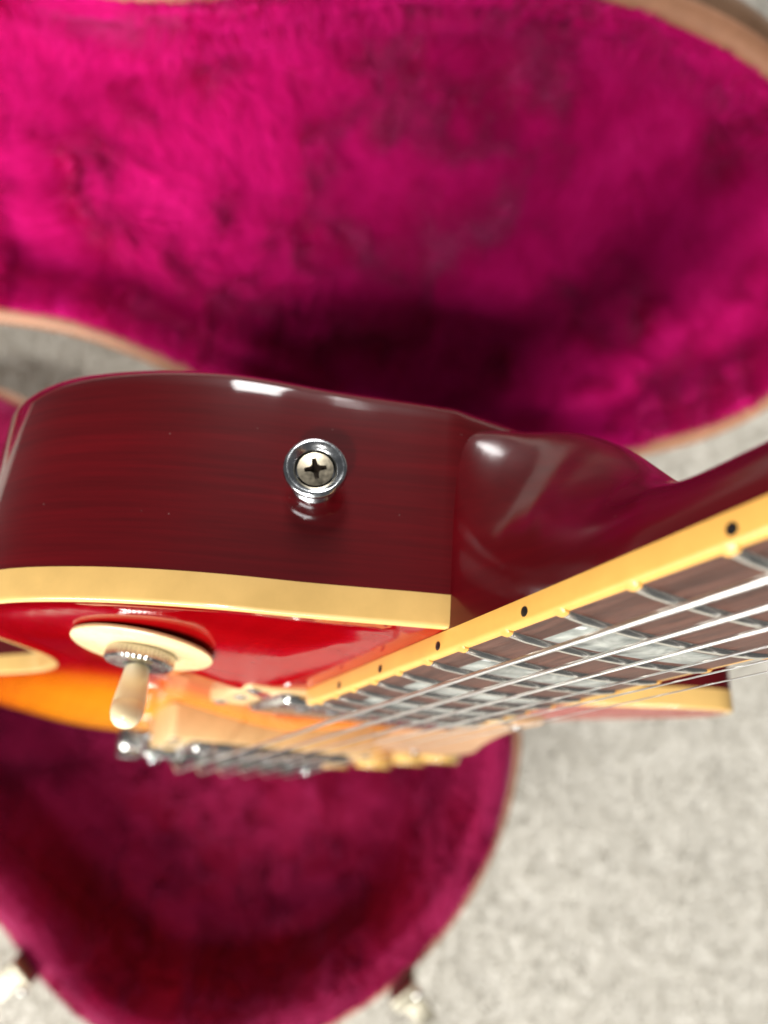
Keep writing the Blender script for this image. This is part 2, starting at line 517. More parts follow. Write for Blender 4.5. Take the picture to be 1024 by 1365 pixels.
def tray(prefix, outline, to_local, depth, rings, trim_r, fill_step, pile_n, pile_len, lump, bulge, cloth, bare_rings):
    """a lined half of the case. outline: CCW 2-D metres in the half's own plane, z up out of the tray"""
    P = resample(outline, .006)
    if area2(P) < 0: P = P[::-1].copy()
    for _ in range(6):
        P = (np.roll(P, 1, 0) + P*2 + np.roll(P, -1, 0))/4
    N = poly_normals(P); n = len(P)
    s = np.arange(n)*.006
    def L(V): return [tuple(case_inv @ to_local(Vector(v))) for v in V]
    # outer shell
    sh = [(.0, 0.0), (-bulge*.7, -.008), (-bulge, -.018), (-bulge, -depth + .02), (.006 - bulge*.6, -depth + .006), (.02, -depth)]
    V = [(p[0]-q[0]*i, p[1]-q[1]*i, z) for i, z in sh for p, q in zip(P, N)]
    F = grid_faces(len(sh), n); F.append(tuple(range((len(sh)-1)*n, len(sh)*n)))
    shell = mesh_obj(prefix + "_shell", L(V), F, M_tolex, case)
    # leather edge
    path = [(p[0]-q[0]*.0025, p[1]-q[1]*.0025, .0015) for p, q in zip(P, N)]
    Vt, Ft = tube_vf(path, trim_r, 10, closed=True)
    mesh_obj(prefix + "_edge_trim", L(Vt), Ft, M_piping, case)
    # lining walls with puffy wobble
    V = []
    for k, (i, z) in enumerate(rings):
        wob = lump*(NZ.fbm(s*28 + 3.1*k, s*0 + .9*k + 7, 3) - .5)*(0 if k == 0 else 1)
        for p, q, w in zip(P, N, wob):
            ii = i + w
            V.append((p[0]-q[0]*ii, p[1]-q[1]*ii, z + w*.6))
    nr = len(rings)
    F = grid_faces(nr, n)
    ring = np.array([v[:2] for v in V[-n:]])
    zr = np.array([v[2] for v in V[-n:]])
    fv, ff = fill_poly(ring, fill_step, fill_step*.6)
    dd = dist_to_poly(fv, ring)
    z0 = rings[-1][1]
    fz = z0 + (NZ2.fbm(fv[:, 0]*14, fv[:, 1]*14, 3) - .5)*.012*np.clip(dd/.02, 0, 1)
    fz[:n] = zr[:n] if len(fz) >= n else fz[:n]
    base = len(V)
    V += [(a[0], a[1], z) for a, z in zip(fv, fz)]
    F += [tuple(base + i for i in f) for f in ff]
    lining = mesh_obj(prefix + "_lining", L(V), F, cloth, case)
    bm = bmesh.new(); bm.from_mesh(lining.data)
    bmesh.ops.remove_doubles(bm, verts=bm.verts, dist=1e-5)
    bmesh.ops.recalc_face_normals(bm, faces=bm.faces)
    bm.to_mesh(lining.data)
    bm.free()
    # scatter the pile over the lining, clear of the leather edge
    Va = np.array(V); tri = []
    for f in F:
        for k in range(1, len(f)-1): tri.append((f[0], f[k], f[k+1]))
    T = Va[np.array(tri)]
    FN = np.cross(T[:, 1]-T[:, 0], T[:, 2]-T[:, 0]); A = np.linalg.norm(FN, axis=1)
    FN /= A[:, None] + 1e-12
    flat = np.arange(len(T)) >= 2*n*(nr-1)
    FN[flat & (FN[:, 2] < 0)] *= -1
    A[:2*n*bare_rings] = 0
    wx = np.array([to_local(Vector(c))[:] for c in T.mean(1)])
    A *= (wx[:, 0] > -.42)                    # the far end of the case keeps only its cloth
    idx = rng.choice(len(T), pile_n, p=A/A.sum())
    r1 = np.sqrt(rng.random(pile_n)); r2 = rng.random(pile_n)
    Pp = T[idx, 0]*(1-r1)[:, None] + T[idx, 1]*(r1*(1-r2))[:, None] + T[idx, 2]*(r1*r2)[:, None]
    Nn = FN[idx]
    X, Y = Pp[:, 0], Pp[:, 1] + Pp[:, 2]*.6
    a1 = NZ2.fbm(X*15 + 4, Y*15, 3) - .5; a2 = NZ3.fbm(X*15 + 9, Y*15, 3) - .5
    b1 = NZ3.fbm(X*85 + 2, Y*60, 3) - .5; b2 = NZ2.fbm(X*80 + 7, Y*65, 3) - .5
    lean = np.stack([a1*5.4 + b1*2.2, a2*5.4 + b2*2.2, np.zeros(pile_n)], 1) + rng.normal(size=(pile_n, 3))*.18
    O = case_inv @ to_local(Vector((0, 0, 0)))
    Lm = np.array([((case_inv @ to_local(Vector(e))) - O)[:] for e in ((1, 0, 0), (0, 1, 0), (0, 0, 1))])
    pile_object(prefix + "_plush_pile", (Pp - Nn*.0005) @ Lm + np.array(O[:]), Nn @ Lm, lean @ Lm, rng.uniform(.6, 1.15, pile_n)*pile_len*np.where(idx < 2*n*4, .45, 1.0), .0005, cloth, lining)
    return shell

def px_plane(pts, zr):
    return np.array([((x-512)/FPX*zr, -(y-682.5)/FPX*zr) for x, y in pts])

# lower half: flat on the carpet, rim 0.098 m up
RIM = .098
base_px = [(692, 960), (688, 1025), (672, 1092), (640, 1168), (592, 1240), (535, 1300), (450, 1358), (370, 1392), (280, 1402),
           (190, 1390), (120, 1357), (60, 1297), (8, 1232), (-60, 1165), (-150, 1105), (-260, 1080), (-400, 1100), (-560, 1090), (-690, 1000), (-740, 850),
           (-700, 690), (-590, 590), (-440, 500), (-330, 485), (-220, 492), (-100, 505), (0, 520), (80, 560), (200, 605), (340, 628), (480, 655), (590, 720), (660, 820)]
base_out = catmull(px_plane(base_px, CAM_H - RIM), 8, closed=True)
base_rings = [(.004, .001), (.0055, .009), (.010, .016), (.018, .0185), (.026, .016), (.032, .008), (.0345, -.001), (.0355, -.008), (.0345, -.011), (.0345, -.015), (.037, -.022), (.0385, -.034), (.041, -.043), (.048, -.050), (.058, -.052)]
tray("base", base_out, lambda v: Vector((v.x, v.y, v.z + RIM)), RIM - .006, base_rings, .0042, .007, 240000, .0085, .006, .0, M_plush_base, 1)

# upper half: swung open, its inside tipped up towards the viewer
LB0, LK = .50, .842                       # plane in camera space: z = LB0 / (1 - LK*b)
def lid_pt(x, y):
    a, b = (x-512)/FPX, (y-682.5)/FPX
    z = LB0/(1 - LK*b)
    return cam_to_world((a*z, b*z, z))
lo = lid_pt(512, 600)
ex = Vector((1, 0, 0))
ey = (lid_pt(512, 0) - lid_pt(512, 600)).normalized()
ez = ex.cross(ey)
lid_px = [(0, 420), (120, 442), (240, 492), (380, 556), (520, 602), (650, 620), (760, 616), (860, 597), (940, 575), (1024, 533), (1110, 450), (1150, 330),
          (1115, 190), (1024, 72), (950, 25), (870, -8), (720, -54), (560, -70), (420, -58), (310, -34), (215, -23), (110, -36), (-20, -74), (-180, -110), (-380, -100), (-540, -20),
          (-640, 120), (-650, 280), (-560, 400), (-420, 450), (-270, 440), (-120, 418)]
lid2 = []
for x, y in lid_px:
    q = lid_pt(x, y) - lo
    lid2.append((q.dot(ex), q.dot(ey)))
lid_out = catmull(lid2, 8, closed=True)
lid_rings = [(.004, .001), (.007, .004), (.011, .004), (.015, -.002), (.017, -.010), (.020, -.022), (.026, -.030), (.036, -.033)]
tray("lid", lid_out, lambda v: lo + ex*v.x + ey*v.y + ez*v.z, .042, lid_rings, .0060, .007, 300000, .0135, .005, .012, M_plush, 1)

def latch(px, py, zc, ang, length):
    """draw latch: a plate on the shell, a drum and a lever thrown outwards"""
    c = cam_to_world(((px-512)/FPX*zc, (py-682.5)/FPX*zc, zc))
    M = case_inv @ Matrix.Translation(c) @ Matrix.Rotation(math.radians(ang), 4, 'Z') @ Matrix.Scale(.78, 4)
    def T(V): return [tuple(M @ Vector(v)) for v in V]
    V, F = box_vf(-.013, .013, -.003, .004, -.022, .012, .002)
    plate = mesh_obj("latch", T(V), F, M_brass, case, sharp=40)
    V, F = lathe([(.001, -.012), (.0050, -.012), (.0055, -.010), (.0055, .010), (.005, .012), (.001, .012)], 20, Matrix.Translation((0, -.008, .004)) @ Matrix.Rotation(math.pi/2, 4, 'Y'))
    mesh_obj("latch_drum", T(V), F, M_brass, plate, sharp=40)
    V, F = box_vf(-.009, .009, -.008 - length, -.008, -.001, .0035, .0014)
    mesh_obj("latch_lever", T(V), F, M_brass, plate, sharp=40)
    V, F = lathe([(.0005, -.0045), (.003, -.0038), (.0047, 0), (.003, .0038), (.0005, .0045)], 16, Matrix.Translation((.011, -.005, .010)))
    mesh_obj("latch_knob", T(V), F, M_nickel, plate)
latch(34, 1290, .485, -52, .026)
latch(538, 1318, .488, 38, .028)

# ------------------------------------------------------------------ the guitar
# body frame (mm): u along the neck, v towards the bass side, w out of the top; placed from the photograph's pose
RB = np.array([[0.46584, -0.88231, -0.06729], [-0.28980, -0.22398, 0.93051], [-0.83607, -0.41397, -0.36003]])
TB = np.array([41.600, 30.901, 164.193])
BASE = np.array([-425.0, 0.0, -28.0])
q = RB @ BASE + TB
Mg = Matrix(((RB[0, 0], RB[0, 1], RB[0, 2], q[0]/1000), (-RB[1, 0], -RB[1, 1], -RB[1, 2], -q[1]/1000), (-RB[2, 0], -RB[2, 1], -RB[2, 2], CAM_H - q[2]/1000), (0, 0, 0, 1)))
guitar = bpy.data.objects.new("electric_guitar", None)
col.objects.link(guitar)
guitar.matrix_world = Matrix(Mg)
guitar["label"] = "cherry red sunburst single-cutaway electric guitar with cream binding, standing in the open case"
guitar["category"] = "electric guitar"

def lb(V):                                  # body mm -> guitar local metres
    V = np.asarray(V, float)
    return (V - BASE)/1000.0
ANG = math.radians(5.0); CA, SA = math.cos(ANG), math.sin(ANG)
FT = 6.0                                    # fretboard thickness
def lf(V):                                  # fretboard mm (w = 0 on the board's top) -> guitar local metres
    V = np.asarray(V, float)
    u, v, w = V[..., 0], V[..., 1], V[..., 2] + FT
    return lb(np.stack([CA*u + SA*w, v, -SA*u + CA*w], -1))
SCALE = 628.0
def fs(n): return SCALE*(1 - 2**(-n/12))
S16 = fs(16)
def fu(n): return S16 - fs(n)               # u of a fret
def hw(u): return 1.08*(21.5 + (26.3-21.5)*(S16-u)/314)

def gpart(name, V, F, mat, parent=None, frame=lb, sharp=30, smooth=True):
    return mesh_obj(name, frame(V), F, mat, parent or guitar, smooth, sharp)

# --- outline
bass = [(-2.8, 29.0), (-6, 37), (-9.6, 45), (-15.6, 59), (-21, 74), (-28, 88.6), (-37.4, 102.6), (-52, 117), (-70, 125.5), (-88, 126.5), (-106, 120.5), (-122, 111),
        (-138, 103), (-156, 99), (-174, 100), (-192, 105.5), (-214, 117), (-245, 136), (-285, 155), (-325, 162), (-365, 153), (-398, 122), (-418, 70), (-426, 0)]
treble = [(-418, -70), (-398, -122), (-365, -153), (-325, -162), (-285, -155), (-245, -136), (-205, -113), (-170, -104), (-135, -107), (-100, -117), (-75, -124),
          (-57, -124), (-46, -116), (-50, -105), (-63, -91), (-77, -76), (-86, -60), (-87, -46), (-79, -34)]
sp = catmull(bass + treble, 10)
sp = resample(sp, 3.0, closed=False)
st1 = np.stack([np.linspace(-79, -2.8, 24), np.linspace(-34, -29, 24)], 1)[1:]
st2 = np.stack([np.full(18, -2.8), np.linspace(-29, 29, 18)], 1)[1:-1]
OUT = np.vstack([sp, st1, st2])
if area2(OUT) < 0: OUT = OUT[::-1].copy()
ON = poly_normals(OUT); NO = len(OUT)
THICK = 57.0; BIND = 7.4
def ring3(ins, w): return np.column_stack([OUT - ON*ins, np.full(NO, w)])

# body block with rounded back edge
rings = [(1.2, -BIND), (0.0, -BIND)]
R0 = 7.0
rings += [(0.0, -BIND - (THICK - R0 - BIND)*k/6) for k in range(1, 7)]
rings += [(R0*(1-math.cos(a)), -THICK + R0 - R0*math.sin(a)) for a in np.radians(np.arange(10, 91, 10))]
V = np.vstack([ring3(i, w) for i, w in rings])
def back_w(V):                               # the block is a touch deeper away from the neck
    k = np.clip((V[:, 1] - 30)/50, 0, 1)*3.2*np.clip((-V[:, 2] - BIND)/(THICK - BIND), 0, 1)
    V[:, 2] -= k
    return V
V = back_w(V)
F = grid_faces(len(rings), NO)
bv, bf = fill_poly(V[-NO:, :2], 14, 8)
b0 = len(V); V = np.vstack([V, back_w(np.column_stack([bv, np.full(len(bv), -THICK)]))])
F += [tuple(b0 + i for i in f) for f in bf]
body = gpart("body", V, F, M_body, sharp=40)
bm = bmesh.new(); bm.from_mesh(body.data); bmesh.ops.remove_doubles(bm, verts=bm.verts, dist=1e-6); bmesh.ops.recalc_face_normals(bm, faces=bm.faces); bm.to_mesh(body.data); bm.free()
body.data.set_sharp_from_angle(angle=math.radians(50))

# binding strip
br = [(2.2, -BIND + .05), (-.12, -BIND + .05), (-.12, -1.0), (.05, -.35), (.45, .0), (2.2, .02)]
V = np.vstack([ring3(i, w) for i, w in br]); F = grid_faces(len(br), NO)
fix_normals(gpart("body_binding", V, F, M_bind, sharp=60))

# carved top
def arch(d, u, v):
    t = np.clip((d - 9)/105, 0, 1); a = 13.5*(t*t*(3-2*t))
    a = a - .5*np.exp(-((d-7)/5.0)**2)
    plane = -u*math.tan(ANG) - .12
    lim = np.clip((np.abs(v) - 31)/14, 0, 1); near = np.clip((u + 95)/16, 0, 1)
    wgt = (1 - lim*lim*(3-2*lim))*near
    return a*(1-wgt) + np.minimum(plane, np.maximum(a, plane - .0))*wgt
inner = OUT - ON*2.1
tv, tf = fill_poly(inner, 3.6, 1.6)
td = dist_to_poly(tv, OUT)
tz = arch(td, tv[:, 0], tv[:, 1]); tz[:NO] = .02
top = gpart("carved_top", np.column_stack([tv, tz]), tf, M_top, sharp=None)
fix_normals(top)
if np.mean([p.normal.z for p in top.data.polygons]) < 0: top.data.flip_normals()
at = top.data.attributes.new("burst_radius", 'FLOAT', 'POINT')
at.data.foreach_set("value", (.5*np.hypot((tv[:, 0] + 276)/140, tv[:, 1]/128)).astype(np.float32))
def top_h(u, v):
    Q = np.array([[u, v]], float)
    return float(arch(dist_to_poly(Q, OUT), Q[:, 0], Q[:, 1])[0])

# --- neck with heel
ctrl = [(-4, 52, 9.00, 0.000), (0, 51.8, 8.00, 0.000), (4, 51.5, 5.00, 0.080), (8, 51, 3.60, 0.220), (12, 50, 3.13, 0.353), (14, 49.1, 2.90, 0.420), (16, 47.9, 2.80, 0.453), (18, 46.5, 2.70, 0.487), (20, 44.9, 2.60, 0.520), (22, 43.1, 2.58, 0.515), (24, 41.3, 2.55, 0.510), (26, 39.1, 2.52, 0.505), (28, 36.7, 2.50, 0.500), (30, 34, 2.50, 0.463), (32, 31.4, 2.50, 0.425), (34, 28.9, 2.50, 0.387), (36, 26.8, 2.50, 0.350), (38, 25, 2.52, 0.300), (40, 23.4, 2.55, 0.250), (42, 22, 2.58, 0.200), (44, 20.6, 2.60, 0.150), (46, 19.3, 2.63, 0.100), (48, 18, 2.67, 0.050), (50, 16.9, 2.70, 0.000), (52, 16.1, 2.70, 0.000), (54, 15.4, 2.70, 0.000), (57, 15, 2.70, 0.000), (60, 14.7, 2.70, 0.000), (110, 14.7, 2.6, 0), (200, 14.5, 2.5, 0), (300, 14.2, 2.4, 0), (376, 13.6, 2.4, 0)]
cu = np.array([c[0] for c in ctrl]); cd = np.array([c[1] for c in ctrl]); cn = np.array([c[2] for c in ctrl])
fine = np.arange(-4, 376.5, .5)
ker = np.hanning(15)[1:-1]; ker /= ker.sum()
sm = lambda y: np.convolve(np.pad(np.interp(fine, cu, y), 6, mode='edge'), ker, 'valid')
ct_ = np.array([c[3] for c in ctrl])
cd, cn, ct_, cu = sm(cd), sm(cn), sm(ct_), fine
us = np.r_[np.arange(-4, 66, 1.5), np.arange(66, 377, 8), 376]
m = 41
V = []
for u in us:
    d = np.interp(u, cu, cd); nn = np.interp(u, cu, cn); h = hw(u)
    for k in range(m):
        a = math.pi*k/(m-1)
        cx, sx = math.cos(a), math.sin(a)
        dep = abs(sx)**(2/nn)
        v = h*math.copysign(abs(cx)**(2/nn), cx)*(1 - np.interp(u, cu, ct_)*dep**1.5); w = -d*dep
        V.append((u, v, -FT + w))
F = grid_faces(len(us), m, closed_c=False)
F.append(tuple(range(m))); F.append(tuple(reversed(range((len(us)-1)*m, len(us)*m))))
neck = fix_normals(gpart("neck", V, F, M_neck, frame=lf, sharp=50))

# --- fretboard
RAD = 305.0
def crown(v): return -(RAD - np.sqrt(RAD*RAD - v*v))
u_end = fu(22) - 5.5; u_nut = S16
BW = 1.9                                     # binding width
us = np.linspace(u_end, u_nut, 60); mm = 17
V = []; 
for u in us:
    h = hw(u) - BW
    for k in range(mm):
        v = -h + 2*h*k/(mm-1); V.append((u, v, crown(v)))
F = grid_faces(len(us), mm, closed_c=False)
n0 = len(V)
for u in us:
    h = hw(u) - BW; V.append((u, -h, -FT)); V.append((u, h, -FT))
for i in range(len(us)-1):
    F.append((i*mm, (i+1)*mm, n0+2*i+2, n0+2*i)); F.append((i*mm+mm-1, n0+2*i+1, n0+2*i+3, (i+1)*mm+mm-1))
F.append(tuple(range(mm)) + (n0+1, n0))
fretboard = fix_normals(gpart("fretboard", V, F, M_rose, frame=lf, sharp=40))

FH, FW = 1.05, 1.25                          # fret crown height, half width
def make_fret(n):
    u0 = fu(n); h = hw(u0) - BW - .1; V = []; cs = 7; L = 15
    for k in range(L):
        v = -h + 2*h*k/(L-1); e = 1.0
        if k in (0, L-1): e = .7
        for j in range(cs):
            a = math.pi*j/(cs-1)
            V.append((u0 + FW*math.cos(a), v, crown(v) - .05 + FH*e*math.sin(a)**.8))
    F = grid_faces(L, cs, closed_c=False)
    F.append(tuple(range(cs))); F.append(tuple(reversed(range((L-1)*cs, L*cs))))
    return fix_normals(gpart("fret", V, F, M_fret, fretboard, frame=lf, sharp=50))
for n in range(1, 23): make_fret(n)

def make_fb_binding(sd):
    us = list(np.linspace(u_end - 1.6, u_nut, 60)); V = []
    for u in us:
        h = hw(u); ct = float(crown(h-BW))
        V += [(u, sd*(h-BW), -FT), (u, sd*(h+.08), -FT), (u, sd*(h+.08), ct - 1.0), (u, sd*(h-.16), ct - .45), (u, sd*(h-.6), ct - .12), (u, sd*(h-BW), ct)]
    F = grid_faces(len(us), 6); F.append(tuple(range(6))); F.append(tuple(reversed(range(len(V)-6, len(V)))))
    for n in range(1, 23):                   # nibs that cap the fret ends
        c = fu(n); h = hw(c); ct = float(crown(h-BW)); b = len(V); k = 9
        for j in range(k):
            a = math.pi*j/(k-1); du = 1.5*math.cos(a); up = FH*.82*math.sin(a)**.75
            V += [(c + du, sd*(h-BW-.02), ct - .1 + up), (c + du, sd*(h-.95), ct - .16 + up*.85), (c + du, sd*(h-.25), ct - .55 + up*.18)]
        F += grid_faces(k, 3, closed_c=False, offset=b)
        F.append(tuple(b + 3*j for j in range(k)))
    return fix_normals(gpart("fretboard_binding", V, F, M_fbind, fretboard, frame=lf, sharp=35))
make_fb_binding(1); make_fb_binding(-1)

def side_dot(u):
    Mx = Matrix.Translation((u, hw(u) + .05, -FT*.55)) @ Matrix.Rotation(-math.pi/2, 4, 'X')
    V, F = lathe([(.01, -.8), (1.02, -.8), (1.02, .04), (.8, .12), (.01, .12)], 18, Mx)
    gpart("side_dot", V, F, M_dot, fretboard, frame=lf)
for n in (3, 5, 7, 9, 15, 17, 19, 21): side_dot((fu(n) + fu(n-1))/2 - .5)
c12 = (fu(12) + fu(11))/2
side_dot(c12 - 7.5); side_dot(c12 + 7.5)

def inlay(n):
    a, b = fu(n), fu(n-1); g = (b-a)*.17
    mid, sp_ = (a+b)/2, (b-a)/2
    V = []; k = 11
    rows = 4
    for r in range(rows):
        t = 2*r/(rows-1) - 1
        for j in range(k):
            x = j/(k-1); v = hw(mid)*(-.68 + 1.38*x)
            V.append((mid + t*sp_*(.52 + .27*x), v, crown(v) + .06))
    F = grid_faces(rows, k, closed_c=False)
    o = gpart("inlay", V, F, M_pearl, fretboard, frame=lf)
    md = o.modifiers.new("thickness", 'SOLIDIFY'); md.thickness = .0008; md.offset = -1
    if o.data.polygons[0].normal.z < 0: o.data.flip_normals()
for n in (3, 5, 7, 9, 12, 15, 17, 19, 21): inlay(n)

V, F = box_vf(u_nut, u_nut + 5, -hw(u_nut), hw(u_nut), -FT, 2.0, .8)
gpart("nut", V, F, M_bone, frame=lf)

# headstock
hp = catmull([(0, 23), (18, 27), (40, 37), (70, 40), (110, 41), (150, 41), (178, 38), (186, 24), (180, 8), (177, 0), (180, -8), (186, -24), (178, -38), (150, -41), (110, -41), (70, -40), (40, -37), (18, -27), (0, -23)], 4)
if area2(hp) < 0: hp = hp[::-1].copy()
V, F = plate_vf(hp, -15, 0, .8)
Mh = Matrix.Translation((u_nut + 4, 0, -FT)) @ Matrix.Rotation(math.radians(15), 4, 'Y')
headstock = gpart("headstock", [tuple(Mh @ Vector(v)) for v in V], F, M_black, frame=lf)
posts = []
for sd in (1, -1):
    for k in range(3):
        x, y = 52 + 42*k, sd*30
        posts.append((x, y, sd))
        V, F = lathe([(.1, 0), (6.5, 0), (6.5, 1.5), (3.2, 2), (3, 9), (2.4, 9.5), (.1, 9.5)], 18, Mh @ Matrix.Translation((x, y, 0)))
        t = gpart("tuner", V, F, M_nickel, frame=lf)
        V, F = lathe([(.1, -4), (6, -3), (7, 0), (6, 3), (.1, 4)], 14, Mh @ Matrix.Translation((x, y + sd*24, -9)) @ Matrix.Diagonal((1.2, .8, 1, 1)))
        gpart("tuner_button", V, F, M_cream, t, frame=lf)
        V, F = lathe([(.1, 0), (2, 0), (2, 16), (.1, 16)], 10, Mh @ Matrix.Translation((x, y + sd*8, -9)) @ Matrix.Rotation(-sd*math.pi/2, 4, 'X'))
        gpart("tuner_shaft", V, F, M_nickel, t, frame=lf)

# strings
U_BR = S16 - SCALE
gauge = [.62, .50, .39, .26, .20, .16]
def b2f(p):                                  # body mm -> fretboard mm
    u, v, w = p
    return (CA*u - SA*w, v, SA*u + CA*w - FT)
tp_u, tp_w = -294.0, 19.0
for i in range(6):
    t = i/5
    vn = 19.2 - 38.4*t; vb = 28.0 - 56.0*t
    wb = 5.6 - .8*t + float(crown(vb))*.5
    a = (u_nut, vn, 1.9 + float(crown(vn))); b = (U_BR - 2.0*(1-t), vb, wb)
    tp = b2f((tp_u, vb, tp_w))
    sd = 1 if i < 3 else -1; k = i if i < 3 else 5 - i
    pp = Mh @ Vector((posts[k if sd > 0 else 3 + k][0], sd*28, 5))
    path = [tp, b] + [tuple(np.array(b) + (np.array(a)-np.array(b))*s) for s in np.linspace(.02, .98, 24)] + [a, tuple(pp)]
    V, F = tube_vf(path, gauge[i]*.95, 10)
    o = gpart("string", V, F, M_wound if i < 3 else M_string, frame=lf, sharp=None)

# --- pickups
def pickup(u0, u1, hv, w_lo, w_hi0, w_hi1, cover_h):
    """ring from u1 (near neck) to u0, sloping top edge; the cover stands in it"""
    du = u1 - u0
    P = []
    r = 3.0
    for cx, cy, a0 in ((u1-r, hv-r, 0), (u0+r, hv-r, 90), (u0+r, -hv+r, 180), (u1-r, -hv+r, 270)):
        for k in range(5):
            a = math.radians(a0 + 22.5*k); P.append((cx + r*math.cos(a), cy + r*math.sin(a)))
    P = np.array(P); n = len(P); Nn = poly_normals(P)
    c = np.array([(u0+u1)/2, 0]); 
    def hz(p): return w_hi0 + (w_hi1-w_hi0)*(p[0]-u0)/du
    I = []
    for p in P:
        q = p - c; I.append(c + np.array([q[0]*(19.6/(du/2)), np.sign(q[1])*min(abs(q[1]), 36.5)]))
    I = np.array(I)
    # inner opening as a rounded rectangle with the same point order
    I = []
    r2 = 2.5; iu0, iu1, ih = c[0]-19.4, c[0]+19.4, 37.5
    for cx, cy, a0 in ((iu1-r2, ih-r2, 0), (iu0+r2, ih-r2, 90), (iu0+r2, -ih+r2, 180), (iu1-r2, -ih+r2, 270)):
        for k in range(5):
            a = math.radians(a0 + 22.5*k); I.append((cx + r2*math.cos(a), cy + r2*math.sin(a)))
    I = np.array(I)
    V = [(p[0], p[1], w_lo) for p in P] + [(p[0]-q[0]*.6, p[1]-q[1]*.6, hz(p)-1.0) for p, q in zip(P, Nn)] + [(p[0]-q[0]*1.4, p[1]-q[1]*1.4, hz(p)) for p, q in zip(P, Nn)]
    V += [(p[0], p[1], hz(p)) for p in I] + [(p[0], p[1], w_lo) for p in I]
    F = grid_faces(5, n)
    ring = fix_normals(gpart("pickup", V, F, M_ring, sharp=40))
    cw = (w_hi0+w_hi1)/2 + cover_h
    V, F = box_vf(c[0]-18.8, c[0]+18.8, -36.5, 36.5, w_lo, cw, 2.2)
    cov = gpart("pickup_cover", V, F, M_nickel, ring, sharp=40)
    su = c[0] + (9 if u1 > -130 else -9)
    for k in range(6):
        V, F = lathe([(.1, 0), (2.6, 0), (2.6, .5), (2.0, .9), (.1, 1.0)], 14, Matrix.Translation((su, -26.5 + 10.6*k, cw - .1)))
        gpart("pole_screw", V, F, M_chrome, ring)
    for su_, sv in ((u0+4, hv-4), (u1-4, hv-4), (u0+4, -hv+4), (u1-4, -hv+4), (c[0], hv-5.5), (c[0], -hv+5.5)):
        V, F = lathe([(.1, -1), (2.4, -1), (2.4, .2), (1.6, .8), (.1, 1.0)], 14, Matrix.Translation((su_, sv, hz((su_, 0)))))
        gpart("ring_screw", V, F, M_chrome, ring)
pickup(-124, -80, 50, 2.5, 9.6, 8.6, 2.5)
pickup(-229, -185, 48, 6, 23.5, 20.0, 2.5)

# --- bridge, tailpiece
V, F = box_vf(U_BR - 9, U_BR + 7, -46, 46, 19, 27, 2.0)
bridge = gpart("bridge", V, F, M_nickel, sharp=40)
for i in range(6):
    vb = 28.0 - 56.0*i/5
    V, F = plate_vf(np.array([(U_BR-6, vb-3.6), (U_BR+4.5, vb-3.6), (U_BR+4.5, vb+3.6), (U_BR-6, vb+3.6)]), 26, 30.0, 1.6)
    s_ = gpart("saddle", V, F, M_nickel, bridge, sharp=40)
    V, F = lathe([(.1, 0), (1.7, 0), (1.9, 1), (1.7, 2), (.1, 2.2)], 12, Matrix.Translation((U_BR+7, vb, 24)) @ Matrix.Rotation(math.pi/2, 4, 'Y'))
    gpart("intonation_screw", V, F, M_chrome, s_)
for sv in (1, -1):
    h = top_h(U_BR, 40)
    V, F = lathe([(.1, h-2), (5, h-2), (5, h+.8), (2.2, h+1), (2.2, 14), (8, 14), (8.4, 14.5), (8.4, 17.5), (8, 18), (2.6, 18), (2.6, 28.5), (2.0, 29.3), (.1, 29.5)], 24, Matrix.Translation((U_BR - 1, sv*40, 0)))
    gpart("bridge_post", V, F, M_chrome, bridge, sharp=40)
V, F = box_vf(tp_u - 7, tp_u + 8, -52, 52, 12, 24, 4)
tail = gpart("tailpiece", V, F, M_nickel, sharp=40)
for sv in (1, -1):
    V, F = lathe([(.1, 4), (6.5, 4), (6.5, 12), (4, 12.5), (4, 23), (6.8, 23.5), (7.0, 24.5), (6.6, 26.5), (5, 27.5), (.1, 27.8)], 24, Matrix.Translation((tp_u, sv*45, 0)))
    gpart("tailpiece_stud", V, F, M_chrome, tail, sharp=40)

# --- knobs
for u, v in ((-258, -128), (-300, -105), (-322, -143), (-348, -98)):
    h = top_h(u, v)
    V, F = lathe([(.1, h+.5), (12.8, h+.5), (13, h+2), (12.2, h+9), (11.6, h+15.6), (10.8, h+17), (.1, h+17.2)], 32, Matrix.Translation((u, v, 0)))
    gpart("control_knob", V, F, M_gold, sharp=40)

# --- pickguard on the treble side
pg = catmull([(-76, -57), (-95, -52.5), (-125, -52), (-180, -51), (-186, -53), (-214, -54), (-222, -62), (-216, -80), (-190, -90), (-165, -88), (-140, -77), (-115, -67), (-92, -60)], 6, closed=True)
if area2(pg) < 0: pg = pg[::-1].copy()
V, F = plate_vf(pg, 0, 2.6, .9)
def pgw(u, v): return 5.6 + (-v - 52)*.15 + (-u - 76)*.022
V = [(u, v, w + pgw(u, v)) for u, v, w in V]
guard = gpart("pickguard", V, F, M_guard, sharp=40)
for u, v in ((-92, -57), (-205, -80)):
    V, F = lathe([(.1, 0), (2.6, 0), (2.2, .9), (.1, 1.2)], 14, Matrix.Translation((u, v, 2.5 + pgw(u, v))))
    gpart("pickguard_screw", V, F, M_chrome, guard)
V, F = box_vf(-212, -204, -110, -84, 9, 14.5, 1)
gpart("pickguard_bracket", V, F, M_nickel, guard)

